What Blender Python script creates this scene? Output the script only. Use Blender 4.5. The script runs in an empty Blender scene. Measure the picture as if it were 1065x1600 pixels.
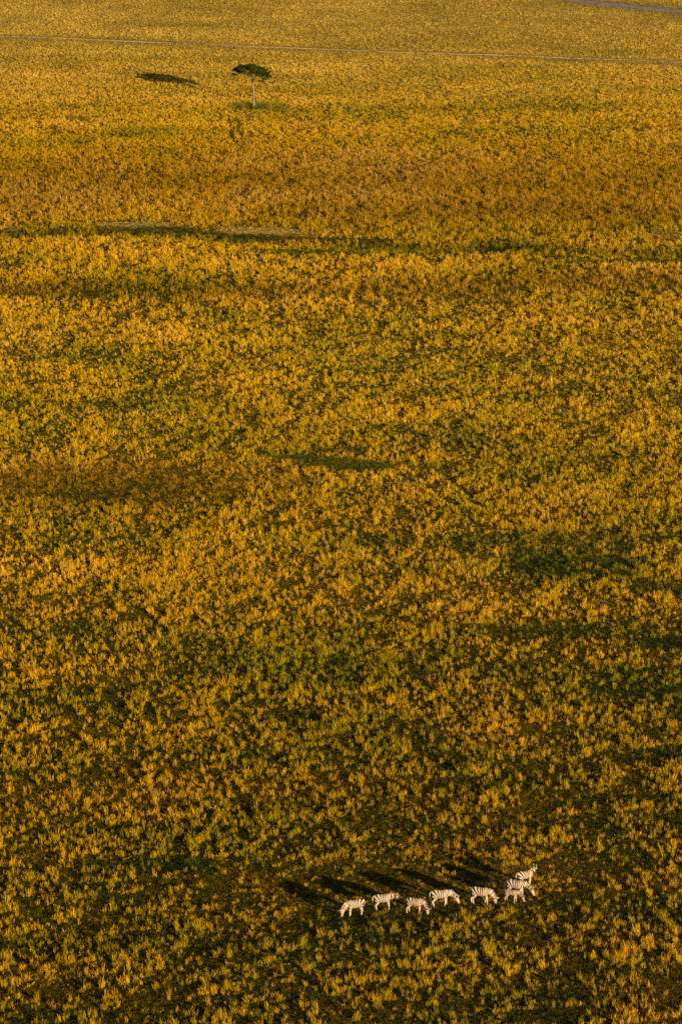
import bpy, bmesh, math, random
import numpy as np
from mathutils import Vector, Matrix, Euler

R = math.radians
random.seed(7)
rng = np.random.default_rng(11)
scene = bpy.context.scene
C = scene.collection

# ------------------------------------------------------------------ camera
cam_d = bpy.data.cameras.new("camera")
cam = bpy.data.objects.new("camera", cam_d)
C.objects.link(cam)
cam.location = (0, 0, 105.0)
cam.rotation_euler = (R(90 - 16.3), 0, 0)
cam_d.sensor_fit = 'HORIZONTAL'
cam_d.sensor_width = 24.0
cam_d.lens = 24.0 * 5750 / 1065
cam_d.clip_start = 1.0
cam_d.clip_end = 20000
scene.camera = cam

# ------------------------------------------------------------------ sky and sun
SUN_EL = R(10.4)
SUN_AZ = math.atan2(1.0, -1.44)          # compass angle of the sun, from +Y towards +X
world = bpy.data.worlds.new("World")
scene.world = world
world.use_nodes = True
wn = world.node_tree
bg = wn.nodes["Background"]
sky = wn.nodes.new("ShaderNodeTexSky")
sky.sky_type = 'NISHITA'
sky.sun_disc = False
sky.sun_elevation = SUN_EL
sky.sun_rotation = SUN_AZ
wn.links.new(sky.outputs[0], bg.inputs[0])
bg.inputs[1].default_value = 0.05
sd = bpy.data.lights.new("sun", 'SUN')
sd.energy = 5.0
sd.angle = R(0.5)
sd.color = (1.0, 0.77, 0.47)
sun = bpy.data.objects.new("sun", sd)
C.objects.link(sun)
sv = Vector((math.sin(SUN_AZ) * math.cos(SUN_EL), math.cos(SUN_AZ) * math.cos(SUN_EL), math.sin(SUN_EL)))
sun.rotation_euler = sv.to_track_quat('Z', 'Y').to_euler()
sun.location = (60, 150, 60)
vs = scene.view_settings
vs.view_transform = 'Standard'
vs.look = 'None'
vs.exposure = 1.1
vs.gamma = 1.0
vs.use_curve_mapping = False
scene.cycles.use_denoising = False
scene.cycles.max_bounces = 4
scene.cycles.diffuse_bounces = 1
scene.cycles.transmission_bounces = 2
scene.render.filter_size = 0.9


# ------------------------------------------------------------------ helpers
def vnoise(x, y, seed=0):
    """smooth value noise in 0..1 on numpy arrays"""
    xi = np.floor(x).astype(np.int64); yi = np.floor(y).astype(np.int64)
    xf = x - xi; yf = y - yi
    def h(a, b):
        n = (a * 374761393 + b * 668265263 + seed * 982451653) & 0xffffffff
        n = ((n ^ (n >> 13)) * 1274126177) & 0xffffffff
        n = n ^ (n >> 16)
        return (n & 0xffff) / 65535.0
    u = xf * xf * (3 - 2 * xf); v = yf * yf * (3 - 2 * yf)
    a = h(xi, yi) * (1 - u) + h(xi + 1, yi) * u
    b = h(xi, yi + 1) * (1 - u) + h(xi + 1, yi + 1) * u
    return a * (1 - v) + b * v

def fbm(x, y, seed=0, oct=3):
    s = 0; a = 0.5; t = 0
    for i in range(oct):
        s = s + a * vnoise(x * 2 ** i, y * 2 ** i, seed + 17 * i); t += a; a *= 0.5
    return s / t

def sstep(a, b, v):
    t = np.clip((v - a) / (b - a), 0, 1)
    return t * t * (3 - 2 * t)

def polydist(x, y, pts):
    """distance from points to a polyline, and the side (positive = farther in y)"""
    d = np.full(np.shape(x), 1e9)
    for (ax, ay), (bx, by) in zip(pts[:-1], pts[1:]):
        ux, uy = bx - ax, by - ay
        t = np.clip(((x - ax) * ux + (y - ay) * uy) / (ux * ux + uy * uy), 0, 1)
        d = np.minimum(d, np.hypot(x - ax - t * ux, y - ay - t * uy))
    return d

def ell(x, y, cx, cy, rx, ry, rot=0.0, soft=0.35, warp=0.35, seed=5):
    """soft ragged ellipse mask 0..1"""
    c, s = math.cos(rot), math.sin(rot)
    u = ((x - cx) * c + (y - cy) * s) / rx
    v = (-(x - cx) * s + (y - cy) * c) / ry
    q = np.hypot(u, v) + warp * (fbm(x / 3.1, y / 5.3, seed) - 0.5) * 2
    return 1 - sstep(1 - soft, 1 + soft, q)

CHANNEL = [(-90.0, 489.9), (-50.0, 492.1), (-37.9, 494.5), (-29.2, 495.3), (-17.7, 492.1), (-5.4, 489.6), (2.4, 487.2),
           (14.4, 486.0), (23.1, 487.2), (31.7, 486.0), (49.7, 484.9), (90.0, 486.0)]
TRAIL = [(-89.9, 508.2), (-51.1, 504.4), (-43.0, 503.2), (-32.2, 501.0), (-24.5, 497.8), (-17.8, 494.7), (-4.6, 492.4), (8.0, 490.4)]
ROAD = [(-28.8, 736.8), (9.6, 715.1), (36.1, 696.4), (39.5, 693.4), (44.1, 689.2), (50.9, 684.2), (57.8, 680.0), (63.9, 676.5), (70.2, 673.8), (107.3, 657.4)]
PATH = [(-107.2, 662.6), (-67.7, 654.6), (-61.9, 653.3), (-43.4, 650.1), (-22.9, 645.6), (-11.5, 643.1), (3.0, 640.6), (24.1, 635.0),
        (40.6, 631.5), (59.0, 627.2), (108.2, 617.5)]

# the plain swells: it falls away behind the herd into a shallow dip and rises again to the drainage line
_PY = np.arange(100.0, 900.0, 2.0)
_PZ = np.interp(_PY, [100, 200, 255, 300, 330, 350, 400, 450, 490, 560, 620, 720, 900],
                [11.0, 3.7, 0.0, -2.7, -3.4, -3.4, -2.4, -0.8, 0.05, 0.6, 1.8, 3.9, 7.8])
for _ in range(3):
    _PZ = np.convolve(np.pad(_PZ, 5, mode='edge'), np.ones(11) / 11, 'valid')

def terrain(x, y):
    x = np.asarray(x, float); y = np.asarray(y, float)
    z = (fbm(x / 47, y / 60, 3, 2) - 0.5) * 0.9 + (fbm(x / 13, y / 16, 4, 2) - 0.5) * 0.22
    z = z + np.interp(y, _PY, _PZ)
    d = polydist(x, y, CHANNEL)
    z = z - 0.55 * np.exp(-(d / 2.6) ** 2) * (0.55 + 0.9 * fbm(x / 11, y / 11, 9, 2))
    return z

def tz(x, y):
    return float(terrain(np.array([x]), np.array([y]))[0])

def link(name, me, mat=None, parent=None):
    o = bpy.data.objects.new(name, me)
    C.objects.link(o)
    if mat: me.materials.append(mat)
    if parent: o.parent = parent
    return o

def mesh_from(name, verts, faces, smooth=True):
    me = bpy.data.meshes.new(name)
    me.from_pydata([tuple(v) for v in verts], [], faces)
    if smooth: me.polygons.foreach_set('use_smooth', [True] * len(me.polygons))
    me.update()
    return me

def tube(verts, faces, pts, rads, seg=8, flat=None, cap=True):
    """tapered tube along pts; rads are (side, up) pairs or single numbers"""
    pts = [Vector(p) for p in pts]
    n0 = len(verts)
    prev = None
    for i, p in enumerate(pts):
        t = (pts[min(i + 1, len(pts) - 1)] - pts[max(i - 1, 0)]).normalized()
        side = Vector((0, 1, 0)) if abs(t.y) < 0.93 else Vector((1, 0, 0))
        side = (side - t * side.dot(t)).normalized()
        up = side.cross(t) * -1
        r = rads[i]
        ra, rb = r if isinstance(r, tuple) else (r, r)
        for k in range(seg):
            a = 2 * math.pi * k / seg
            verts.append(p + side * (math.cos(a) * ra) + up * (math.sin(a) * rb))
    for i in range(len(pts) - 1):
        for k in range(seg):
            a = n0 + i * seg + k; b = n0 + i * seg + (k + 1) % seg
            faces.append((a, b, b + seg, a + seg))
    if cap:
        faces.append(tuple(n0 + k for k in range(seg))[::-1])
        e = n0 + (len(pts) - 1) * seg
        faces.append(tuple(e + k for k in range(seg)))

def new_mat(name):
    m = bpy.data.materials.new(name)
    m.use_nodes = True
    nt = m.node_tree
    nt.nodes.clear()
    out = nt.nodes.new('ShaderNodeOutputMaterial')
    return m, nt, out

def N(nt, t, **kw):
    n = nt.nodes.new(t)
    for k, v in kw.items():
        setattr(n, k, v)
    return n

def ramp(nt, stops):
    r = N(nt, 'ShaderNodeValToRGB')
    e = r.color_ramp.elements
    while len(e) < len(stops): e.new(0.5)
    for i, (p, c) in enumerate(stops):
        e[i].position = p
        e[i].color = (*c, 1)
    return r


# ------------------------------------------------------------------ materials
def ground_material():
    m, nt, out = new_mat('savanna soil and thatch')
    b = N(nt, 'ShaderNodeBsdfPrincipled')
    b.inputs['Roughness'].default_value = 0.95
    b.inputs['Specular IOR Level'].default_value = 0.1
    g = N(nt, 'ShaderNodeNewGeometry')
    n1 = N(nt, 'ShaderNodeTexNoise'); n1.inputs['Scale'].default_value = 2.2; n1.inputs['Detail'].default_value = 6
    n2 = N(nt, 'ShaderNodeTexNoise'); n2.inputs['Scale'].default_value = 0.11; n2.inputs['Detail'].default_value = 3
    nt.links.new(g.outputs['Position'], n1.inputs['Vector'])
    nt.links.new(g.outputs['Position'], n2.inputs['Vector'])
    r1 = ramp(nt, [(0.3, (0.016, 0.013, 0.006)), (0.5, (0.03, 0.023, 0.009)), (0.7, (0.055, 0.04, 0.014))])
    nt.links.new(n1.outputs['Fac'], r1.inputs[0])
    r2 = ramp(nt, [(0.35, (0.022, 0.024, 0.008)), (0.65, (0.035, 0.026, 0.010))])
    nt.links.new(n2.outputs['Fac'], r2.inputs[0])
    mx = N(nt, 'ShaderNodeMix', data_type='RGBA'); mx.inputs['Factor'].default_value = 0.4
    nt.links.new(r1.outputs[0], mx.inputs['A']); nt.links.new(r2.outputs[0], mx.inputs['B'])
    # bare pale earth
    rb = ramp(nt, [(0.35, (0.22, 0.14, 0.06)), (0.6, (0.34, 0.22, 0.10))])
    nt.links.new(n1.outputs['Fac'], rb.inputs[0])
    at = N(nt, 'ShaderNodeAttribute', attribute_name='bare')
    mx2 = N(nt, 'ShaderNodeMix', data_type='RGBA')
    nt.links.new(at.outputs['Fac'], mx2.inputs['Factor'])
    nt.links.new(mx.outputs['Result'], mx2.inputs['A']); nt.links.new(rb.outputs[0], mx2.inputs['B'])
    nt.links.new(mx2.outputs['Result'], b.inputs['Base Color'])
    bp = N(nt, 'ShaderNodeBump'); bp.inputs['Strength'].default_value = 0.8; bp.inputs['Distance'].default_value = 0.12
    nt.links.new(n1.outputs['Fac'], bp.inputs['Height']); nt.links.new(bp.outputs[0], b.inputs['Normal'])
    nt.links.new(b.outputs[0], out.inputs[0])
    return m

def dirt_material(name, c1, c2):
    m, nt, out = new_mat(name)
    b = N(nt, 'ShaderNodeBsdfPrincipled'); b.inputs['Roughness'].default_value = 0.95
    b.inputs['Specular IOR Level'].default_value = 0.1
    g = N(nt, 'ShaderNodeNewGeometry')
    n1 = N(nt, 'ShaderNodeTexNoise'); n1.inputs['Scale'].default_value = 1.3; n1.inputs['Detail'].default_value = 5
    nt.links.new(g.outputs['Position'], n1.inputs['Vector'])
    r = ramp(nt, [(0.35, c1), (0.65, c2)])
    nt.links.new(n1.outputs['Fac'], r.inputs[0]); nt.links.new(r.outputs[0], b.inputs['Base Color'])
    bp = N(nt, 'ShaderNodeBump'); bp.inputs['Strength'].default_value = 0.5; bp.inputs['Distance'].default_value = 0.06
    nt.links.new(n1.outputs['Fac'], bp.inputs['Height']); nt.links.new(bp.outputs[0], b.inputs['Normal'])
    nt.links.new(b.outputs[0], out.inputs[0])
    return m

def grass_material():
    m, nt, out = new_mat('savanna grass')
    tone = N(nt, 'ShaderNodeAttribute', attribute_type='INSTANCER', attribute_name='tone')
    val = N(nt, 'ShaderNodeAttribute', attribute_type='INSTANCER', attribute_name='val')
    hg = N(nt, 'ShaderNodeAttribute', attribute_type='GEOMETRY', attribute_name='along')
    # tips are riper than the blade bases
    mh = N(nt, 'ShaderNodeMath', operation='MULTIPLY_ADD'); mh.inputs[1].default_value = 0.34; mh.inputs[2].default_value = -0.20
    nt.links.new(hg.outputs['Fac'], mh.inputs[0])
    ad = N(nt, 'ShaderNodeMath', operation='ADD', use_clamp=True)
    nt.links.new(tone.outputs['Fac'], ad.inputs[0]); nt.links.new(mh.outputs[0], ad.inputs[1])
    r = ramp(nt, [(0.0, (0.055, 0.098, 0.009)), (0.25, (0.17, 0.165, 0.006)), (0.5, (0.39, 0.250, 0.005)),
                  (0.72, (0.53, 0.292, 0.006)), (0.88, (0.46, 0.225, 0.012)), (1.0, (0.54, 0.33, 0.05))])
    nt.links.new(ad.outputs[0], r.inputs[0])
    pl = N(nt, 'ShaderNodeAttribute', attribute_type='INSTANCER', attribute_name='pale')
    px_ = N(nt, 'ShaderNodeMix', data_type='RGBA'); px_.inputs['B'].default_value = (0.45, 0.31, 0.062, 1)
    nt.links.new(pl.outputs['Fac'], px_.inputs['Factor']); nt.links.new(r.outputs[0], px_.inputs['A'])
    mul = N(nt, 'ShaderNodeVectorMath', operation='SCALE')
    nt.links.new(px_.outputs['Result'], mul.inputs[0]); nt.links.new(val.outputs['Fac'], mul.inputs['Scale'])
    d = N(nt, 'ShaderNodeBsdfDiffuse'); t = N(nt, 'ShaderNodeBsdfTranslucent')
    nt.links.new(mul.outputs[0], d.inputs[0]); nt.links.new(mul.outputs[0], t.inputs[0])
    ms = N(nt, 'ShaderNodeMixShader'); ms.inputs[0].default_value = 0.10
    nt.links.new(d.outputs[0], ms.inputs[1]); nt.links.new(t.outputs[0], ms.inputs[2])
    nt.links.new(ms.outputs[0], out.inputs[0])
    return m

M_ground = ground_material()
M_road = dirt_material('rutted grey brown road earth', (0.16, 0.115, 0.085), (0.30, 0.22, 0.17))
M_path = dirt_material('pale trodden path earth', (0.27, 0.185, 0.085), (0.42, 0.30, 0.15))
M_grass = grass_material()

# ------------------------------------------------------------------ the ground, one sheet to the horizon
def bare_mask(x, y):
    b = ell(x, y, -27.5, 499.8, 6.2, 1.4, -0.12, 0.5, 0.6, 21)
    b = np.maximum(b, ell(x, y, -10.3, 496.5, 6.8, 1.6, -0.15, 0.5, 0.6, 22))
    b = np.maximum(b, 0.8 * ell(x, y, -47.0, 498.1, 2.0, 1.3, 0, 0.4, 0.3, 23))
    b = np.maximum(b, 0.6 * ell(x, y, 45.0, 495.3, 5.0, 1.6, 0, 0.4, 0.3, 24))
    return b

xs = np.concatenate([[-9000, -5000, -2500, -1200, -600, -350, -230, -170], np.arange(-130, 130.1, 1.6), [170, 230, 350, 600, 1200, 2500, 5000, 9000]])
ys = np.concatenate([[-9000, -4000, -1500, -600, -200, 0, 100, 160], np.arange(200, 800.1, 1.6), [830, 880, 960, 1100, 1400, 2000, 3500, 7000, 14000]])
X, Y = np.meshgrid(xs, ys)
Z = terrain(X, Y)
nv = X.size
co = np.stack([X, Y, Z], -1).reshape(-1, 3)
nx, ny = len(xs), len(ys)
ii = (np.arange(ny - 1)[:, None] * nx + np.arange(nx - 1)[None, :]).ravel()
quads = np.stack([ii, ii + 1, ii + nx + 1, ii + nx], -1)
me = bpy.data.meshes.new('ground')
me.from_pydata(co.tolist(), [], quads.tolist())
me.polygons.foreach_set('use_smooth', [True] * len(me.polygons))
a = me.attributes.new('bare', 'FLOAT', 'POINT')
a.data.foreach_set('value', bare_mask(co[:, 0], co[:, 1]).astype(np.float32))
ground = link('ground', me, M_ground)
ground['kind'] = 'structure'

def ribbon(name, pts, width, mat, lift, step=1.0, wob=0.25, seed=1, ruts=False):
    """a strip of earth draped on the ground along a polyline"""
    P = []
    for (ax, ay), (bx, by) in zip(pts[:-1], pts[1:]):
        n = max(1, int(math.hypot(bx - ax, by - ay) / step))
        for i in range(n):
            P.append((ax + (bx - ax) * i / n, ay + (by - ay) * i / n))
    P.append(pts[-1])
    P = np.array(P)
    for _ in range(6):
        P[1:-1] = 0.25 * P[:-2] + 0.5 * P[1:-1] + 0.25 * P[2:]
    t = np.gradient(P, axis=0); t /= np.linalg.norm(t, axis=1)[:, None]
    nrm = np.stack([-t[:, 1], t[:, 0]], -1)
    cols = 7
    verts = []; faces = []
    s = np.arange(len(P))
    for j in range(cols):
        f = j / (cols - 1) - 0.5
        w = width * (1 + wob * 2 * (fbm(s / 9.0, s * 0 + j * 3.3, seed, 2) - 0.5))
        q = P + nrm * (f * w)[:, None]
        dz = -0.07 * (abs(abs(f) - 0.27) < 0.1) if ruts else 0
        z = terrain(q[:, 0], q[:, 1]) + lift + dz + (0.09 if ruts else 0)
        if j in (0, cols - 1): z = z - 0.06 - (0.06 if ruts else 0)
        verts.append(np.stack([q[:, 0], q[:, 1], z], -1))
    V = np.stack(verts, 1).reshape(-1, 3)
    for i in range(len(P) - 1):
        for j in range(cols - 1):
            k = i * cols + j
            faces.append((k, k + cols, k + cols + 1, k + 1))
    o = link(name, mesh_from(name, V, faces), mat)
    o['kind'] = 'structure'
    return o

ribbon('dirt_road', ROAD, 4.6, M_road, 0.05, seed=31, ruts=True)
ribbon('footpath', PATH, 1.1, M_path, 0.06, seed=32, wob=0.5)

# ------------------------------------------------------------------ zebras: where they stand
ZEBRAS = [
    # x, y, yaw, size, head pose, label
    dict(p=(1.0, 252.0), yaw=203, s=1.0, pose='graze', turn=8, legs=(.06, -.10, .05, -.04),
         label='leftmost zebra of the row, grazing and the only one facing left', ),
    dict(p=(3.1, 253.4), yaw=8, s=0.97, pose='level', turn=-4, legs=(-.06, .07, -.06, .05),
         label='second zebra from the left, walking with its head held level'),
    dict(p=(5.5, 252.5), yaw=-14, s=0.97, pose='graze', turn=-34, legs=(.07, -.07, .03, -.08),
         label='third zebra from the left, grazing with its head turned in towards the viewer'),
    dict(p=(7.4, 254.2), yaw=6, s=1.03, pose='low', turn=-14, legs=(.05, -.09, -.06, .04),
         label='fourth zebra from the left, head reaching forward and down to the right'),
    dict(p=(10.4, 254.65), yaw=-12, s=1.06, pose='graze', turn=-10, legs=(-.08, .10, -.13, .05),
         label='large zebra grazing alone between the fourth zebra and the trio at the right end'),
    dict(p=(13.9, 258.8), yaw=24, s=0.98, pose='up', turn=38, legs=(.03, -.05, .04, -.05),
         label='rearmost zebra of the right-hand trio, head raised and looking away'),
    dict(p=(13.1, 256.4), yaw=-16, s=1.05, pose='low', turn=-6, legs=(.05, -.06, .06, -.05),
         label='adult zebra in the middle of the right-hand trio, head down behind the young one'),
    dict(p=(12.7, 255.1), yaw=-20, s=0.76, pose='low', turn=-4, legs=(.05, -.06, .04, -.06), young=True,
         label='small brownish young zebra at the front of the right-hand trio'),
]

# ------------------------------------------------------------------ grass (nobody could count it)
TREE = (-14.1, 590.0)

def tuft(name, seed, blades, hmin, hmax, spread, base, w, droop, heads=0.35):
    r = random.Random(seed)
    V, F, A = [], [], []
    for b in range(blades):
        an = r.uniform(0, 2 * math.pi); rr = base * math.sqrt(r.random())
        x, y = rr * math.cos(an), rr * math.sin(an)
        la = an + r.gauss(0, 0.7)
        lean = spread * (0.25 + 0.75 * r.random()) * (0.4 + 0.6 * rr / base)
        h = r.uniform(hmin, hmax)
        dr = droop * r.random()
        ww = w * r.uniform(0.7, 1.3)
        fa = r.uniform(0, math.pi)
        sx, sy = math.cos(fa), math.sin(fa)
        head = r.random() < heads
        prof = (0.8, 1.0, 0.75, 0.05) if not head else (0.5, 0.5, 1.5, 0.25)
        n = len(V)
        for i, t in enumerate((0, 0.4, 0.78, 1.0)):
            bx = x + math.cos(la) * lean * (t ** 1.5); by = y + math.sin(la) * lean * (t ** 1.5)
            bz = h * (t - dr * t * t * 0.5) - 0.03
            k = ww * prof[i]
            V.append((bx - sx * k, by - sy * k, bz)); V.append((bx + sx * k, by + sy * k, bz)); A += [t, t]
        for i in range(3):
            q = n + 2 * i
            F.append((q, q + 1, q + 3, q + 2))
    me = mesh_from(name, V, F, smooth=False)
    at = me.attributes.new('along', 'FLOAT', 'POINT'); at.data.foreach_set('value', A)
    me.materials.append(M_grass)
    return bpy.data.objects.new(name, me)

tufts = bpy.data.collections.new('grass_tufts')
specs = []
for i in range(7):      # tall ripe tussocks
    specs.append((20 + 4 * (i % 3), 0.16, 0.78, 0.12 + 0.03 * (i % 2), 0.10, 0.0072, 0.3, 0.4))
for i in range(4):      # low leafy green tufts
    specs.append((30, 0.12, 0.34, 0.17, 0.15, 0.010, 0.8, 0.0))
for i in range(3):      # thin wiry brown tufts
    specs.append((30, 0.25, 0.60, 0.30, 0.18, 0.007, 0.3, 0.5))
for i, sp in enumerate(specs):
    tufts.objects.link(tuft('tuft_%02d' % i, 100 + i, *sp))

def make_grass():
    y0, y1 = 222.0, 745.0
    half0 = lambda y: 0.0935 * np.hypot(y, 105) + 7.0
    PX, PY = [], []
    yy = y0
    while yy < y1:
        cell = 1 / math.sqrt(13.0 + 7.0 * (1 - float(sstep(301.6, 462.4, yy))))
        yy += cell
        h = half0(yy)
        gx = np.arange(-h, h, cell)
        PX.append(gx); PY.append(np.full(gx.size, yy))
    x = np.concatenate(PX); y = np.concatenate(PY)
    x = x + rng.uniform(-.17, .17, x.size)
    y = y + rng.uniform(-.17, .17, x.size)
    n = x.size
    # ---- fields
    near = 1 - sstep(255.1, 408.1, y)
    coarse = 0.22 * vnoise(x / 1.3, y / 1.3, 51) + 0.42 * vnoise(x / 0.62, y / 0.62, 58) + 0.36 * vnoise(x / 0.33, y / 0.33, 56)   # single tussocks
    fine = 0.22 * vnoise(x / 1.3, y / 1.3, 51) + 0.38 * vnoise(x / 0.50, y / 0.50, 59) + 0.40 * vnoise(x / 0.27, y / 0.27, 60)
    w = sstep(299.3, 518.8, y)
    clump = coarse * w + fine * (1 - w) + 0.10 * (rng.random(n) - .5) - 0.085 * near - 0.055 * (1 - sstep(440, 520, y))
    mid = fbm(x / 4.0, y / 5.0, 52, 3)
    big = fbm(x / 24, y / 34, 53, 3)
    streak = fbm(x / 26, y / 7, 54, 3)              # bands running across
    hue = fbm(x / 7, y / 10, 55, 3)
    one = rng.random(n)
    H = 0.22 + 0.88 * sstep(0.32, 0.68, clump) + 0.5 * (mid - 0.5) + 0.45 * (rng.random(n) - .5)
    keep = np.clip(0.08 + 0.85 * sstep(0.38, 0.60, clump + 0.2 * (mid - .5)) + 0.45 * (mid - 0.5), 0.04, 1)
    keep = np.maximum(keep, 0.20 + 0.34 * sstep(290, 400, y))
    tone = 0.535 + 0.42 * (hue - 0.5) + 0.42 * (streak - 0.5) + 0.25 * (big - 0.5) + (one - 0.5) * 0.46
    val = 0.98 + 0.5 * (rng.random(n) - 0.5) + 0.2 * (mid - .5) + 0.35 * (streak - .5)
    var = rng.integers(0, 7, n)

    smooth_far = 0.72 * sstep(490, 640, y)
    H = H * (1 - smooth_far) + 0.55 * smooth_far
    keep = np.maximum(keep, 0.92 * sstep(500, 640, y))

    def put(m, dtone=0.0, h=1.0, k=1.0, v=1.0):
        nonlocal tone, H, keep, val
        tone = tone + m * dtone
        H = H * (1 + m * (h - 1)); keep = keep * (1 + m * (k - 1)); val = val * (1 + m * (v - 1))

    # far plain is shorter and paler
    far = sstep(543.7, 679.6, y)
    put(far, 0.02, 0.72, 1.2, 1.05); put(sstep(497.1, 556.8, y), 0, .82, 1.1, 1)
    pale = 0.70 * sstep(555, 670, y) + 0.25 * (big - .5) + 0.3 * (streak - .5) + 0.45 * (rng.random(n) > .92) - 0.3 * near
    # reddish brown belt before the drainage line
    m = np.exp(-((y - 527 - 12 * (streak - .5)) / 30) ** 2); put(m, 0.20, 1.15, 0.9, 0.60)
    m = ell(x, y, 24.0, 508.2, 34, 6, 0, .6, .5, 61); put(m, 0.08, 1.05, 0.9, 0.8)
    m = ell(x, y, -28.1, 461.5, 26, 5, 0, .6, .5, 62); put(m, 0.10, 1.15, 0.55, 0.60)
    m = ell(x, y, 14.1, 464.2, 14, 7, 0, .6, .5, 63); put(m, 0.08, 1.15, 0.6, 0.64)
    m = ell(x, y, 36.1, 467.9, 14, 6, 0, .6, .5, 64); put(m, 0.08, 1.15, 0.6, 0.64)
    # yellow open belt
    m = np.exp(-((y - 425) / 30) ** 2); put(m, -0.03, 0.85, 1.1, 1.08)
    # drainage line: lush, tall, green
    d = polydist(x, y, CHANNEL)
    m = np.exp(-(d / 2.2) ** 2) * (0.35 + 0.65 * sstep(0.3, 0.6, fbm(x / 6, y / 4, 66, 3))); put(m, -0.40, 1.4, 0.95, 0.46)
    m = np.exp(-((d - 5) / 2.4) ** 2); put(m, 0.02, 0.8, 0.9, 1.05)
    m = ell(x, y, -2.0, 483.5, 13, 1.6, 0, .5, .4, 67); put(m, -0.28, 0.5, 1, 1.1)
    m = ell(x, y, 40.1, 479.4, 12, 1.0, 0.06, .5, .4, 68); put(m, -0.3, 0.45, 1, 1.0)
    m = ell(x, y, 26.0, 482.8, 13, 1.2, 0.0, .5, .4, 68); put(m, -0.12, 0.55, 1, 1.1)
    # brown trampled hollow and the green sward on its right
    m = ell(x, y, -22.6, 379.4, 17, 7.5, 0.10, .6, .8, 71); put(m, 0.11, 0.85, 0.66, 0.52)
    wiry = m > rng.random(n) * 1.2
    g = ell(x, y, 0.6, 387.0, 6.4, 2.3, -0.30, .25, .35, 72)
    g = np.maximum(g, ell(x, y, -4.6, 389.4, 4.5, 0.8, -0.05, .3, .3, 73))
    g = np.maximum(g, 0.8 * ell(x, y, 1.5, 392.7, 2.5, .7, 0, .3, .3, 74))
    put(g, -0.48, 0.62, 1.2, 0.62)
    lush = g > 0.4
    for i, (cx, cy, rx, ry) in enumerate([(17.5, 359.1, 12, 2.6), (20.1, 350.7, 4.8, 4.2), (23.7, 353.6, 3.5, 2.5), (32.5, 343.1, 4.0, 1.6),
                                          (18.5, 329.5, 6.5, 2.4), (30.9, 325.7, 3.0, 2.0), (-14.0, 263.8, 5.5, 1.8), (26.6, 293.0, 4, 2.0),
                                          (22.8, 280.5, 4, 1.7)]):
        g = ell(x, y, cx, cy, rx, ry, 0.0, .7, .95, 80 + i)
        put(g, -0.32, 0.8, 0.85, 0.68)
        lush |= (g > 0.6) & (rng.random(n) < 0.3)
    # green flush around the tree
    g = ell(x, y, TREE[0] + 0.4, TREE[1] - 0.5, 3.8, 3.6, 0, .7, .9, 95); put(g, -0.40, 1.4, 0.9, 0.75)
    # ripe orange stretches near the viewer
    m = ell(x, y, 22.5, 296.5, 14, 10, 0, .6, .5, 96); put(m, 0.16, 1.0, 1.0, 1.0)
    m = ell(x, y, -18.3, 283.5, 18, 6, 0, .6, .5, 97); put(m, 0.15, 1.0, 1.0, 0.95)
    m = ell(x, y, -31.0, 345.7, 14, 9, 0, .6, .5, 98); put(m, 0.12, .9, 1.15, 1.05)
    # nearer: coarser tussocks with deep gaps, gap shade also put into darker colour
    put(near, -0.02, 1.05, 0.92, 0.84)
    # trampled lines, wheel ruts
    def line(pts, w, k=0.0, seed=1):
        nonlocal keep, H
        d = polydist(x + (fbm(x / 2, y / 3, seed, 2) - .5) * 1.2, y, pts)
        m = 1 - sstep(w * 0.6, w * 1.4, d)
        keep = keep * (1 - m * (1 - k)); H = H * (1 - 0.45 * m)
    line(TRAIL, 0.55, 0.1)
    line([(-17.8, 578.5), (-17.1, 568.2), (-16.2, 558.2)], 0.26, 0.45)
    line([(-16.5, 579.5), (-15.8, 568.2), (-14.9, 559.7)], 0.26, 0.45)
    line([(15.5, 287.4), (17.7, 281.7), (20.0, 276.6), (22.4, 271.5)], 0.38, 0.5)
    line([(23.9, 285.8), (25.2, 281.2), (27.2, 271.7)], 0.38, 0.5)
    line([(11.2, 382.1), (14.0, 372.8), (17.1, 365.4)], 0.40, 0.45)
    line([(8.7, 381.3), (11.3, 372.8), (14.4, 364.5)], 0.35, 0.5)
    for (pts, w) in ((ROAD, 2.2), (PATH, 0.62)):
        d = polydist(x, y, pts)
        ov = 0.0
        if pts is PATH:     # grown over in stretches
            ov = sstep(.30, .50, fbm(x / 13, y / 9, 120, 3)) * 0.95 * (1 - sstep(22, 34, x))
            ov = np.maximum(ov, 0.75 * sstep(2, 8, x) * (1 - sstep(20, 28, x)))
            ov = np.maximum(ov, 0.6 * (1 - sstep(-26, -18, x)))
        keep = keep * np.maximum(sstep(w * 0.8, w * 1.2, d), ov)
        H = np.where(d < w * 2.2, H * 0.7, H)
        dc = polydist(x, y + 2.2, pts)
        H = np.where(dc < 2.4, H * np.where((x < 22) & (y < 668), 0.82, 0.55), H)
    bm_ = bare_mask(x, y) * (rng.random(n) < .8) * sstep(.25, .5, fbm(x / 1.6, y / 2.4, 130, 2) + .12)
    keep = np.where(bm_ > .35, .85, keep)
    H = H * (1 - 0.7 * np.maximum(np.maximum(bare_mask(x - 1.4, y + 2.0), bare_mask(x - 2.6, y + 3.6)), bare_mask(x, y + 3.0)))
    keep = np.where(np.hypot(x - TREE[0], y - TREE[1]) < 0.4, 0, keep)
    H = np.where(bm_ > .35, 0.34, H); pale = np.maximum(pale, bm_ * .95); tone = np.where(bm_ > .35, .55, tone); val = val * (1 + .15 * bm_)
    # grass cropped and trodden at the herd's feet; broad patch darkened as painted shade
    m = ell(x, y, 5, 258.5, 16, 6.5, 0.12, .5, .4, 99); H = H * (1 - 0.52 * m); val = val * (1 - 0.12 * m)  # shorter grass lets cast shadows show, darker colour deepens them
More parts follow.
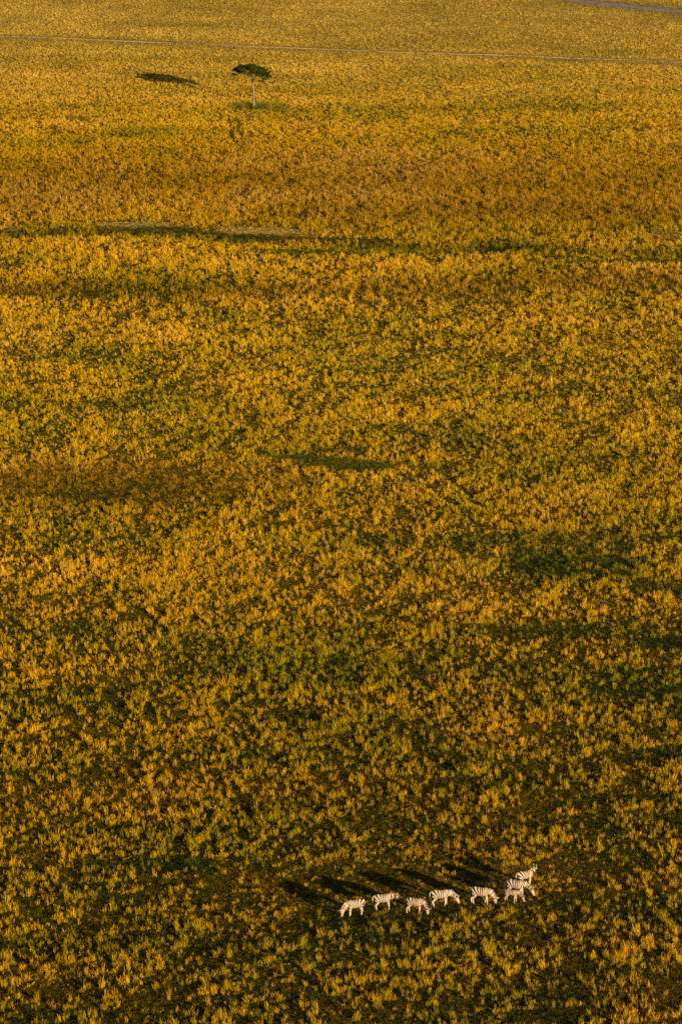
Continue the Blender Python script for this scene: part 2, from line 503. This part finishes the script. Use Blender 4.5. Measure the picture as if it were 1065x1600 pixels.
    for z in ZEBRAS:
        yw = R(z['yaw'])
        u = (x - z['p'][0]) * math.cos(yw) + (y - z['p'][1]) * math.sin(yw)
        v = -(x - z['p'][0]) * math.sin(yw) + (y - z['p'][1]) * math.cos(yw)
        s = z['s']
        q = np.hypot((u - 0.15 * s) / (1.25 * s), (v) / 0.55)
        m = 1 - sstep(0.8, 1.3, q)
        toward = (np.abs(u - .1) < 1.2 * s) & ((z['p'][1] - y) > 0) & ((z['p'][1] - y) < 1.5)
        H = np.where(toward, np.minimum(H, 0.72), H)
        keep = keep * (1 - 0.4 * m); H = H * (1 - 0.35 * m)

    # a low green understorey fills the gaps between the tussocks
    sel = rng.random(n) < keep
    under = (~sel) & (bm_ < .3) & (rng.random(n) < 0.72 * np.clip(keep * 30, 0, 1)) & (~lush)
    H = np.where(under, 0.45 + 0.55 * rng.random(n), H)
    tone = np.where(under, tone - 0.22, tone); val = np.where(under, val * (0.40 - 0.20 * (1 - sstep(440, 540, y)) - 0.11 * near), val)  # shade of the gaps painted into the understorey colour, stronger when nearer
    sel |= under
    lush |= under
    var = np.where(wiry & (rng.random(n) < .7), rng.integers(11, 14, n), var)
    var = np.where(lush | (H < 0.42), rng.integers(7, 11, n), var)
    H = np.where(lush & ~under, np.maximum(H, 0.7), H)
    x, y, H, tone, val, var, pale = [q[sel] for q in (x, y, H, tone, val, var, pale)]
    n = x.size
    print('grass tufts', n)
    me = bpy.data.meshes.new('grass')
    me.vertices.add(n)
    me.vertices.foreach_set('co', np.stack([x, y, terrain(x, y)], -1).astype(np.float32).ravel())
    def attr(nm, ty, arr, key='value'):
        a = me.attributes.new(nm, ty, 'POINT'); a.data.foreach_set(key, arr)
    rot = np.stack([rng.normal(0, .13, n), rng.normal(0, .13, n), rng.uniform(0, 6.283, n)], -1)
    w = 1.08 * np.exp(rng.normal(0, .30, n)) * (0.8 + 0.25 * H) * (0.92 + 0.12 * sstep(300, 460, y))
    scl = np.stack([w, w, np.clip(H * np.exp(rng.normal(0, .22, n)) * 0.84, .20, 1.5)], -1)
    attr('rot', 'FLOAT_VECTOR', rot.astype(np.float32).ravel(), 'vector')
    attr('scl', 'FLOAT_VECTOR', scl.astype(np.float32).ravel(), 'vector')
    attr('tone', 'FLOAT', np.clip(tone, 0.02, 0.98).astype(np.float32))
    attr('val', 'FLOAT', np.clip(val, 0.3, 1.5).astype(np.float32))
    attr('pale', 'FLOAT', np.clip(pale, 0, 1).astype(np.float32))
    attr('var', 'INT', var.astype(np.int32))
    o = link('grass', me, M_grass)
    o['kind'] = 'stuff'; o['label'] = 'golden and green tussock grass covering the whole plain'; o['category'] = 'grass'
    ng = bpy.data.node_groups.new('grow grass', 'GeometryNodeTree')
    ng.interface.new_socket('Geometry', in_out='INPUT', socket_type='NodeSocketGeometry')
    ng.interface.new_socket('Geometry', in_out='OUTPUT', socket_type='NodeSocketGeometry')
    gi = ng.nodes.new('NodeGroupInput'); go = ng.nodes.new('NodeGroupOutput')
    iop = ng.nodes.new('GeometryNodeInstanceOnPoints')
    ci = ng.nodes.new('GeometryNodeCollectionInfo')
    ci.inputs['Collection'].default_value = tufts
    ci.inputs['Separate Children'].default_value = True
    ci.inputs['Reset Children'].default_value = True
    iop.inputs['Pick Instance'].default_value = True
    def na(nm, ty):
        q = ng.nodes.new('GeometryNodeInputNamedAttribute'); q.data_type = ty
        q.inputs['Name'].default_value = nm
        return q.outputs['Attribute']
    L = ng.links.new
    L(gi.outputs[0], iop.inputs['Points']); L(ci.outputs[0], iop.inputs['Instance'])
    L(na('var', 'INT'), iop.inputs['Instance Index'])
    L(na('rot', 'FLOAT_VECTOR'), iop.inputs['Rotation'])
    L(na('scl', 'FLOAT_VECTOR'), iop.inputs['Scale'])
    L(iop.outputs[0], go.inputs[0])
    mod = o.modifiers.new('grow', 'NODES'); mod.node_group = ng
    return o

make_grass()

# ------------------------------------------------------------------ the lone flat-topped tree
def tree_materials():
    m, nt, out = new_mat('pale acacia bark')
    b = N(nt, 'ShaderNodeBsdfPrincipled'); b.inputs['Roughness'].default_value = 0.9
    tc = N(nt, 'ShaderNodeTexCoord'); mp = N(nt, 'ShaderNodeMapping'); mp.inputs['Scale'].default_value = (9, 9, 1.5)
    n1 = N(nt, 'ShaderNodeTexNoise'); n1.inputs['Scale'].default_value = 1.5; n1.inputs['Detail'].default_value = 5
    nt.links.new(tc.outputs['Object'], mp.inputs[0]); nt.links.new(mp.outputs[0], n1.inputs['Vector'])
    r = ramp(nt, [(0.35, (0.10, 0.065, 0.045)), (0.65, (0.22, 0.15, 0.10))])
    nt.links.new(n1.outputs['Fac'], r.inputs[0]); nt.links.new(r.outputs[0], b.inputs['Base Color'])
    bp = N(nt, 'ShaderNodeBump'); bp.inputs['Strength'].default_value = 0.6; bp.inputs['Distance'].default_value = 0.03
    nt.links.new(n1.outputs['Fac'], bp.inputs['Height']); nt.links.new(bp.outputs[0], b.inputs['Normal'])
    nt.links.new(b.outputs[0], out.inputs[0])
    m2, nt, out = new_mat('dark acacia leaves')
    at = N(nt, 'ShaderNodeAttribute', attribute_name='leaf_tone')
    r = ramp(nt, [(0.0, (0.018, 0.028, 0.004)), (0.6, (0.05, 0.06, 0.009)), (1.0, (0.11, 0.105, 0.014))])
    nt.links.new(at.outputs['Fac'], r.inputs[0])
    d = N(nt, 'ShaderNodeBsdfDiffuse'); t = N(nt, 'ShaderNodeBsdfTranslucent')
    nt.links.new(r.outputs[0], d.inputs[0]); nt.links.new(r.outputs[0], t.inputs[0])
    ms = N(nt, 'ShaderNodeMixShader'); ms.inputs[0].default_value = 0.2
    nt.links.new(d.outputs[0], ms.inputs[1]); nt.links.new(t.outputs[0], ms.inputs[2])
    nt.links.new(ms.outputs[0], out.inputs[0])
    return m, m2

M_bark, M_leaf = tree_materials()

def make_tree():
    r = random.Random(5)
    root = bpy.data.objects.new('acacia_tree', None)
    C.objects.link(root)
    root.location = (TREE[0], TREE[1], tz(*TREE))
    root['label'] = 'lone flat-topped acacia tree with thin pale trunk on the far plain'
    root['category'] = 'tree'
    V, F = [], []
    tube(V, F, [(0, 0, -.25), (0.02, 0, .1), (-.02, .03, .8), (.02, 0, 1.7), (-.05, .04, 2.6), (-.16, 0, 3.4), (-.22, .05, 4.0), (-.26, .03, 4.3)],
         [.26, .19, .15, .135, .12, .11, .10, .09], 9)
    link('trunk', mesh_from('trunk', V, F), M_bark, root)
    # crown pads: x, y, z, radius, thickness; left half is higher, right half droops
    pads = []
    for i in range(130):
        an = r.uniform(0, 2 * math.pi); q = math.sqrt(r.random())
        q = q * (1.0 if r.random() < .85 else 1.12)
        px = 3.0 * q * math.cos(an); py = 2.75 * q * math.sin(an)
        top = 6.45 - 0.24 * max(0, px + 0.2) - 0.055 * (px * px + py * py) * 0.9 + r.uniform(-.38, .14)
        if px > .9 and r.random() < 0.6: top -= r.uniform(.25, 1.0)
        elif r.random() < .2: top -= r.uniform(.2, .6)
        pads.append((px - .12, py, top, r.uniform(.26, .58), r.uniform(.10, .24)))
    forks = [(-.26, .03, 4.2), (-.22, .05, 3.9), (-.05, .04, 3.0)]
    nl = 9
    tips = []
    for i in range(nl):
        an = 2 * math.pi * i / nl + r.uniform(-.25, .25)
        st = Vector(forks[i % 2])
        rad = r.uniform(1.1, 1.9)
        en = Vector((rad * math.cos(an), rad * math.sin(an) * .9, r.uniform(5.45, 5.85) - 0.2 * max(0, math.cos(an))))
        mid1 = st.lerp(en, .35) + Vector((0, 0, .05)); mid2 = st.lerp(en, .7) + Vector((r.uniform(-.1, .1), r.uniform(-.1, .1), .12))
        V, F = [], []
        tube(V, F, [st, mid1, mid2, en], [.06, .045, .034, .022], 6)
        tips.append((mid2, en, V, F))
    # twigs: each pad is carried by the nearest limb
    for p in pads:
        P = Vector(p[:3])
        best = min(range(nl), key=lambda k: (tips[k][1] - P).length)
        m2_, en, V, F = tips[best]
        st = en if (en - P).length < 1.3 else m2_.lerp(en, .6)
        tube(V, F, [st, st.lerp(P, .5) + Vector((0, 0, -.08)), P - Vector((0, 0, .05))], [.03, .022, .012], 5)
    for m2_, en, V, F in tips:
        link('limb', mesh_from('limb', V, F), M_bark, root)
    # two bare side twigs under the crown
    for st, en in (((-.12, .02, 3.1), (-.9, -.2, 4.6)), ((-.18, .02, 3.5), (.75, .1, 4.7))):
        V, F = [], []
        st, en = Vector(st), Vector(en)
        tube(V, F, [st, st.lerp(en, .5) + Vector((0, 0, -.1)), en], [.05, .035, .015], 5)
        link('limb', mesh_from('limb', V, F), M_bark, root)
    V, F, T = [], [], []
    for (px, py, pz, pr, pt) in pads:
        tn = r.uniform(.1, .75)
        for k in range(int(520 * pr * pr) + 55):
            an = r.uniform(0, 6.283); q = math.sqrt(r.random()) * (1.0 if r.random() < .8 else 1.3)
            c = Vector((px + pr * q * math.cos(an), py + pr * q * math.sin(an), pz + (1 - q * q) * pt * r.random() + r.gauss(0, .07)))
            e = Euler((r.gauss(0, .6), r.gauss(0, .6), r.uniform(0, 6.28))).to_matrix()
            s1 = r.uniform(.06, .11); s2 = s1 * .6
            n = len(V)
            for (a_, b_) in ((-s1, 0), (0, -s2), (s1, 0), (0, s2)):
                V.append(c + e @ Vector((a_, b_, 0)))
            F.append((n, n + 1, n + 2, n + 3))
            T += [min(1, max(0, tn + r.gauss(0, .15)))] * 4
    me = mesh_from('crown', V, F, False)
    at = me.attributes.new('leaf_tone', 'FLOAT', 'POINT'); at.data.foreach_set('value', T)
    link('crown', me, M_leaf, root)

make_tree()

# ------------------------------------------------------------------ zebras
def zebra_material(name, white, dark):
    m, nt, out = new_mat(name)
    b = N(nt, 'ShaderNodeBsdfPrincipled'); b.inputs['Roughness'].default_value = 0.75
    b.inputs['Specular IOR Level'].default_value = 0.2
    ph = N(nt, 'ShaderNodeAttribute', attribute_name='phase')
    bl = N(nt, 'ShaderNodeAttribute', attribute_name='boldness')
    mz = N(nt, 'ShaderNodeAttribute', attribute_name='muzzle')
    tc = N(nt, 'ShaderNodeTexCoord')
    nz = N(nt, 'ShaderNodeTexNoise'); nz.inputs['Scale'].default_value = 5.0
    nt.links.new(tc.outputs['Object'], nz.inputs['Vector'])
    wob = N(nt, 'ShaderNodeMath', operation='MULTIPLY_ADD'); wob.inputs[1].default_value = 0.5
    nt.links.new(nz.outputs['Fac'], wob.inputs[0]); nt.links.new(ph.outputs['Fac'], wob.inputs[2])
    tp = N(nt, 'ShaderNodeMath', operation='MULTIPLY'); tp.inputs[1].default_value = 2 * math.pi
    nt.links.new(wob.outputs[0], tp.inputs[0])
    sn = N(nt, 'ShaderNodeMath', operation='SINE'); nt.links.new(tp.outputs[0], sn.inputs[0])
    mr = N(nt, 'ShaderNodeMapRange'); mr.inputs['From Min'].default_value = -0.38; mr.inputs['From Max'].default_value = 0.0
    nt.links.new(sn.outputs[0], mr.inputs['Value'])
    mu = N(nt, 'ShaderNodeMath', operation='MULTIPLY', use_clamp=True)
    nt.links.new(mr.outputs[0], mu.inputs[0]); nt.links.new(bl.outputs['Fac'], mu.inputs[1])
    mx = N(nt, 'ShaderNodeMix', data_type='RGBA')
    mx.inputs['A'].default_value = (*white, 1); mx.inputs['B'].default_value = (*dark, 1)
    nt.links.new(mu.outputs[0], mx.inputs['Factor'])
    m3 = N(nt, 'ShaderNodeMix', data_type='RGBA'); m3.inputs['B'].default_value = (0.03, 0.022, 0.018, 1)
    nt.links.new(mz.outputs['Fac'], m3.inputs['Factor']); nt.links.new(mx.outputs['Result'], m3.inputs['A'])
    nt.links.new(m3.outputs['Result'], b.inputs['Base Color'])
    nt.links.new(b.outputs[0], out.inputs[0])
    return m

M_zebra = zebra_material('zebra coat', (0.48, 0.365, 0.255), (0.014, 0.011, 0.010))
M_foal = zebra_material('young zebra coat', (0.44, 0.30, 0.18), (0.024, 0.012, 0.008))
mt, nt, out = new_mat('zebra dark hair')
b = N(nt, 'ShaderNodeBsdfPrincipled'); b.inputs['Base Color'].default_value = (0.02, 0.015, 0.012, 1); b.inputs['Roughness'].default_value = 0.8
nt.links.new(b.outputs[0], out.inputs[0])
M_hair = mt

NECK = {   # neck joints then head joints in the body's own plane: (x, z), before turning the neck aside
    'graze': [(.40, 1.06), (.62, .98), (.80, .80), (.93, .62), (1.00, .53), (1.03, .37), (1.05, .20), (1.06, .11)],
    'low':   [(.40, 1.06), (.64, 1.00), (.86, .88), (1.04, .75), (1.12, .67), (1.22, .50), (1.30, .33), (1.34, .24)],
    'level': [(.40, 1.07), (.62, 1.06), (.80, 1.05), (.95, 1.06), (1.03, 1.05), (1.18, .97), (1.32, .89), (1.40, .85)],
    'up':    [(.40, 1.05), (.60, 1.11), (.75, 1.18), (.88, 1.26), (.96, 1.31), (1.12, 1.24), (1.27, 1.15), (1.35, 1.09)],
}
NECK_R = [(.17, .25), (.135, .21), (.115, .175), (.10, .145), (.105, .145), (.095, .125), (.075, .085), (.068, .072)]

def neck_points(pose, turn):
    pts = NECK[pose]
    out = []
    a = R(turn)
    x0 = pts[0][0]
    for i, (px, pz) in enumerate(pts):
        f = min(1.0, i / 3.0) * a
        d = px - x0
        if i == 0: out.append(Vector((px, 0, pz))); prev = (px, pz); continue
        step = px - prev[0]
        last = out[-1]
        out.append(Vector((last.x + step * math.cos(f), last.y + step * math.sin(f), pz)))
        prev = (px, pz)
    return out

def make_zebra(z):
    s = z['s']; young = z.get('young', False)
    root = bpy.data.objects.new('zebra', None)
    C.objects.link(root)
    x, y = z['p']
    root.location = (x, y, tz(x, y) + 0.0)
    root.rotation_euler = (0, 0, R(z['yaw']))
    root.scale = (s, s, s)
    root['label'] = z['label']; root['category'] = 'zebra'; root['group'] = 'zebras grazing in a line'
    mat = M_foal if young else M_zebra
    V, F = [], []
    slim = 0.86 if young else 1.0
    lift = 0.06 if young else 0.0
    trunk = [(-.735, 1.02, .07, .10), (-.68, 1.03, .16, .20), (-.58, 1.03, .235, .265), (-.42, 1.00, .275, .30), (-.2, .955, .295, .315),
             (.05, .935, .305, .325), (.25, .955, .28, .315), (.40, .985, .235, .285), (.52, .99, .17, .22), (.60, .99, .09, .12)]
    tube(V, F, [(a, 0, b + lift) for a, b, c, d in trunk], [(c * slim, d * slim) for a, b, c, d in trunk], 20)
    NP = neck_points(z['pose'], z['turn'])
    if young: NP = [p + Vector((0, 0, lift * (1 - i / 7))) for i, p in enumerate(NP)]
    tube(V, F, NP, NECK_R, 16)
    # withers and jaw
    tube(V, F, [(.15, 0, 1.17 + lift), (.36, 0, 1.20 + lift), (.55, 0, 1.10 + lift)], [.08, .11, .08], 10)
    L = z['legs']
    legpts = []
    for k, sy in enumerate((1, -1)):
        dx = L[k]
        P = [(.40, sy * .12, 1.0), (.37 + dx * .15, sy * .15, .80), (.36 + dx * .4, sy * .145, .66), (.39 + dx * .75, sy * .14, .40), (.38 + dx, sy * .14, .24),
             (.37 + dx * 1.2, sy * .14, .12), (.395 + dx * 1.3, sy * .14, .045), (.405 + dx * 1.3, sy * .14, .0)]
        tube(V, F, P, [(.10, .16), (.095, .14), (.072, .09), (.055, .058), (.04, .042), (.042, .046), (.05, .055), (.055, .065)], 10)
        legpts.append(P)
    for k, sy in enumerate((1, -1)):
        dx = L[k + 2]
        P = [(-.48, sy * .13, 1.0), (-.45 + dx * .1, sy * .17, .82), (-.42 + dx * .3, sy * .165, .68), (-.56 + dx * .6, sy * .15, .50), (-.60 + dx * .8, sy * .145, .43),
             (-.575 + dx, sy * .14, .26), (-.56 + dx * 1.15, sy * .14, .12), (-.535 + dx * 1.2, sy * .14, .045), (-.525 + dx * 1.2, sy * .14, .0)]
        tube(V, F, P, [(.13, .20), (.125, .20), (.10, .14), (.065, .075), (.055, .06), (.043, .046), (.044, .048), (.05, .055), (.055, .065)], 10)
        legpts.append(P)
    # ears, set on the poll
    poll, nxt = NP[4], NP[5]
    hd = (nxt - poll).normalized()
    side = Vector((0, 0, 1)).cross(hd).normalized()
    upv = hd.cross(side).normalized()
    for sy in (1, -1):
        e0 = poll + side * (sy * .065) + upv * .10 - hd * .01
        e1 = e0 + upv * .10 + side * (sy * .055) - hd * .02
        e2 = e0 + upv * .20 + side * (sy * .075) - hd * .02
        tube(V, F, [e0 - upv * .05, e0 + upv * .03, e1, e2], [.03, .035, .045, .012], 8)
    # nostril end
    tube(V, F, [NP[6], NP[7] + (NP[7] - NP[6]) * .25], [(.06, .065), (.05, .055)], 10)
    tmp = mesh_from('tmp', V, F)
    bm = bmesh.new(); bm.from_mesh(tmp)
    bmesh.ops.recalc_face_normals(bm, faces=bm.faces); bm.to_mesh(tmp); bm.free()
    to = bpy.data.objects.new('tmp', tmp); C.objects.link(to)
    md = to.modifiers.new('r', 'REMESH'); md.mode = 'VOXEL'; md.voxel_size = 0.019
    m2 = to.modifiers.new('s', 'SMOOTH'); m2.factor = 0.5; m2.iterations = 5
    dg = bpy.context.evaluated_depsgraph_get()
    me = bpy.data.meshes.new_from_object(to.evaluated_get(dg))
    bpy.data.objects.remove(to); bpy.data.meshes.remove(tmp)
    me.name = 'body'
    me.polygons.foreach_set('use_smooth', [True] * len(me.polygons))
    n = len(me.vertices)
    co = np.empty(n * 3, np.float32); me.vertices.foreach_get('co', co); co = co.reshape(-1, 3).astype(float)
    px, py, pz = co.T
    # ---- stripe field
    x0, zc = -0.02, 0.58 + lift
    al = np.arctan2(x0 - px, np.maximum(pz - zc, -0.6))
    back = np.clip(al, 0, 2.4) * 0.50 / 0.160
    front = (x0 - px) / 0.135
    phase = np.where(px < x0, back, front)
    bold = np.ones(n)
    belly = sstep(.70, .62, pz) * (np.abs(px) < .5)
    bold *= 1 - 0.85 * belly
    # neck and head
    best = np.full(n, 1e9); par = np.zeros(n)
    acc = 0.0
    for i in range(7):
        a_, b_ = np.array(NP[i]), np.array(NP[i + 1])
        u = b_ - a_; ln = np.linalg.norm(u)
        t = np.clip(((co - a_) @ u) / (ln * ln), 0, 1)
        dd = np.linalg.norm(co - a_ - t[:, None] * u, axis=1) / (NECK_R[i][1] * 1.15)
        w = dd < best
        best = np.where(w, dd, best); par = np.where(w, acc + t * ln, par)
        acc += ln
    neck = (best < 1.25) & (par > 0.05) & (px > 0.40)
    ph_n = (x0 - 0.42) / 0.135 - par / 0.11
    phase = np.where(neck, ph_n, phase)
    bold = np.where(neck & (par > acc * .66), 0.55, bold)
    muz = sstep(acc - .13, acc - .05, par) * (best < 1.6) * (px > .5)
    # front shoulder reads paler
    bold *= 1 - 0.25 * sstep(.15, .40, px) * (~neck)
    # legs: faint rings, low-sun overexposure painted into the coat
    leg = sstep(.66, .58, pz) * (~neck)
    lower = (pz < .60) & (~neck) & (best > 1.3)
    phase = np.where(lower, pz / 0.075, phase)
    bold = np.where(lower, 0.22, bold)
    hoof = (pz < .045) & lower
    muz = np.maximum(muz, hoof.astype(float))
    if young: bold = bold * 0.9
    for nm, arr in (('phase', phase), ('boldness', bold), ('muzzle', muz)):
        at = me.attributes.new(nm, 'FLOAT', 'POINT'); at.data.foreach_set('value', arr.astype(np.float32))
    me.materials.clear()
    link('body', me, mat, root)
    # mane: a stiff upright crest along the neck, striped like the neck
    Vm, Fm, Pm = [], [], []
    acc = 0
    samples = []
    for i in range(5):
        a_, b_ = NP[i], NP[i + 1]
        for k in range(4):
            t = k / 4
            if i == 4 and k > 1: break
            p = a_.lerp(b_, t)
            rr = NECK_R[i][1] * (1 - t) + NECK_R[i + 1][1] * t
            tg = (b_ - a_).normalized()
            sd_ = Vector((0, 0, 1)).cross(tg).normalized()
            upn = tg.cross(sd_).normalized()
            samples.append((p, upn, sd_, rr, acc + t * (b_ - a_).length))
        acc += (b_ - a_).length
    for j, (p, upn, sd_, rr, q) in enumerate(samples[2:]):
        h = .09 * min(1, j / 2.0 + .3)
        for (o_, w_) in ((-.03, .03), (h, .014), (h, -.014), (-.03, -.03)):
            Vm.append(p + upn * (rr + o_) + sd_ * w_); Pm.append((x0 - .42) / .135 - q / .11)
    for j in range(len(Vm) // 4 - 1):
        for k in range(4):
            a_ = j * 4 + k; b_ = j * 4 + (k + 1) % 4
            Fm.append((a_, b_, b_ + 4, a_ + 4))
    Fm.append((3, 2, 1, 0)); e = len(Vm) - 4; Fm.append((e, e + 1, e + 2, e + 3))
    mm = mesh_from('mane', Vm, Fm, False)
    for nm, arr in (('phase', Pm), ('boldness', [1.0] * len(Pm)), ('muzzle', [0.25] * len(Pm))):
        at = mm.attributes.new(nm, 'FLOAT', 'POINT'); at.data.foreach_set('value', arr)
    link('mane', mm, mat, root)
    # tail
    Vt, Ft = [], []
    sw = random.uniform(-.06, .06)
    tube(Vt, Ft, [(-.70, 0, 1.16 + lift), (-.77, sw * .3, 1.10 + lift), (-.81, sw * .6, .95), (-.82, sw, .78)], [.04, .035, .028, .022], 8)
    tl = link('tail', mesh_from('tail', Vt, Ft), mat, root)
    Vt, Ft = [], []
    tube(Vt, Ft, [(-.82, sw, .80), (-.825, sw, .68), (-.82, sw * 1.3, .55), (-.81, sw * 1.4, .45)], [.022, .04, .038, .01], 8)
    link('tail_tuft', mesh_from('tail_tuft', Vt, Ft), M_hair, tl)
    # eyes
    for sy in (1, -1):
        c = NP[4].lerp(NP[5], .75) + side * (sy * .085) + upv * .05
        bm = bmesh.new(); bmesh.ops.create_icosphere(bm, subdivisions=1, radius=.024, matrix=Matrix.Translation(c))
        em = bpy.data.meshes.new('eye'); bm.to_mesh(em); bm.free()
        link('eye', em, M_hair, root)
    return root

for z in ZEBRAS:
    make_zebra(z)
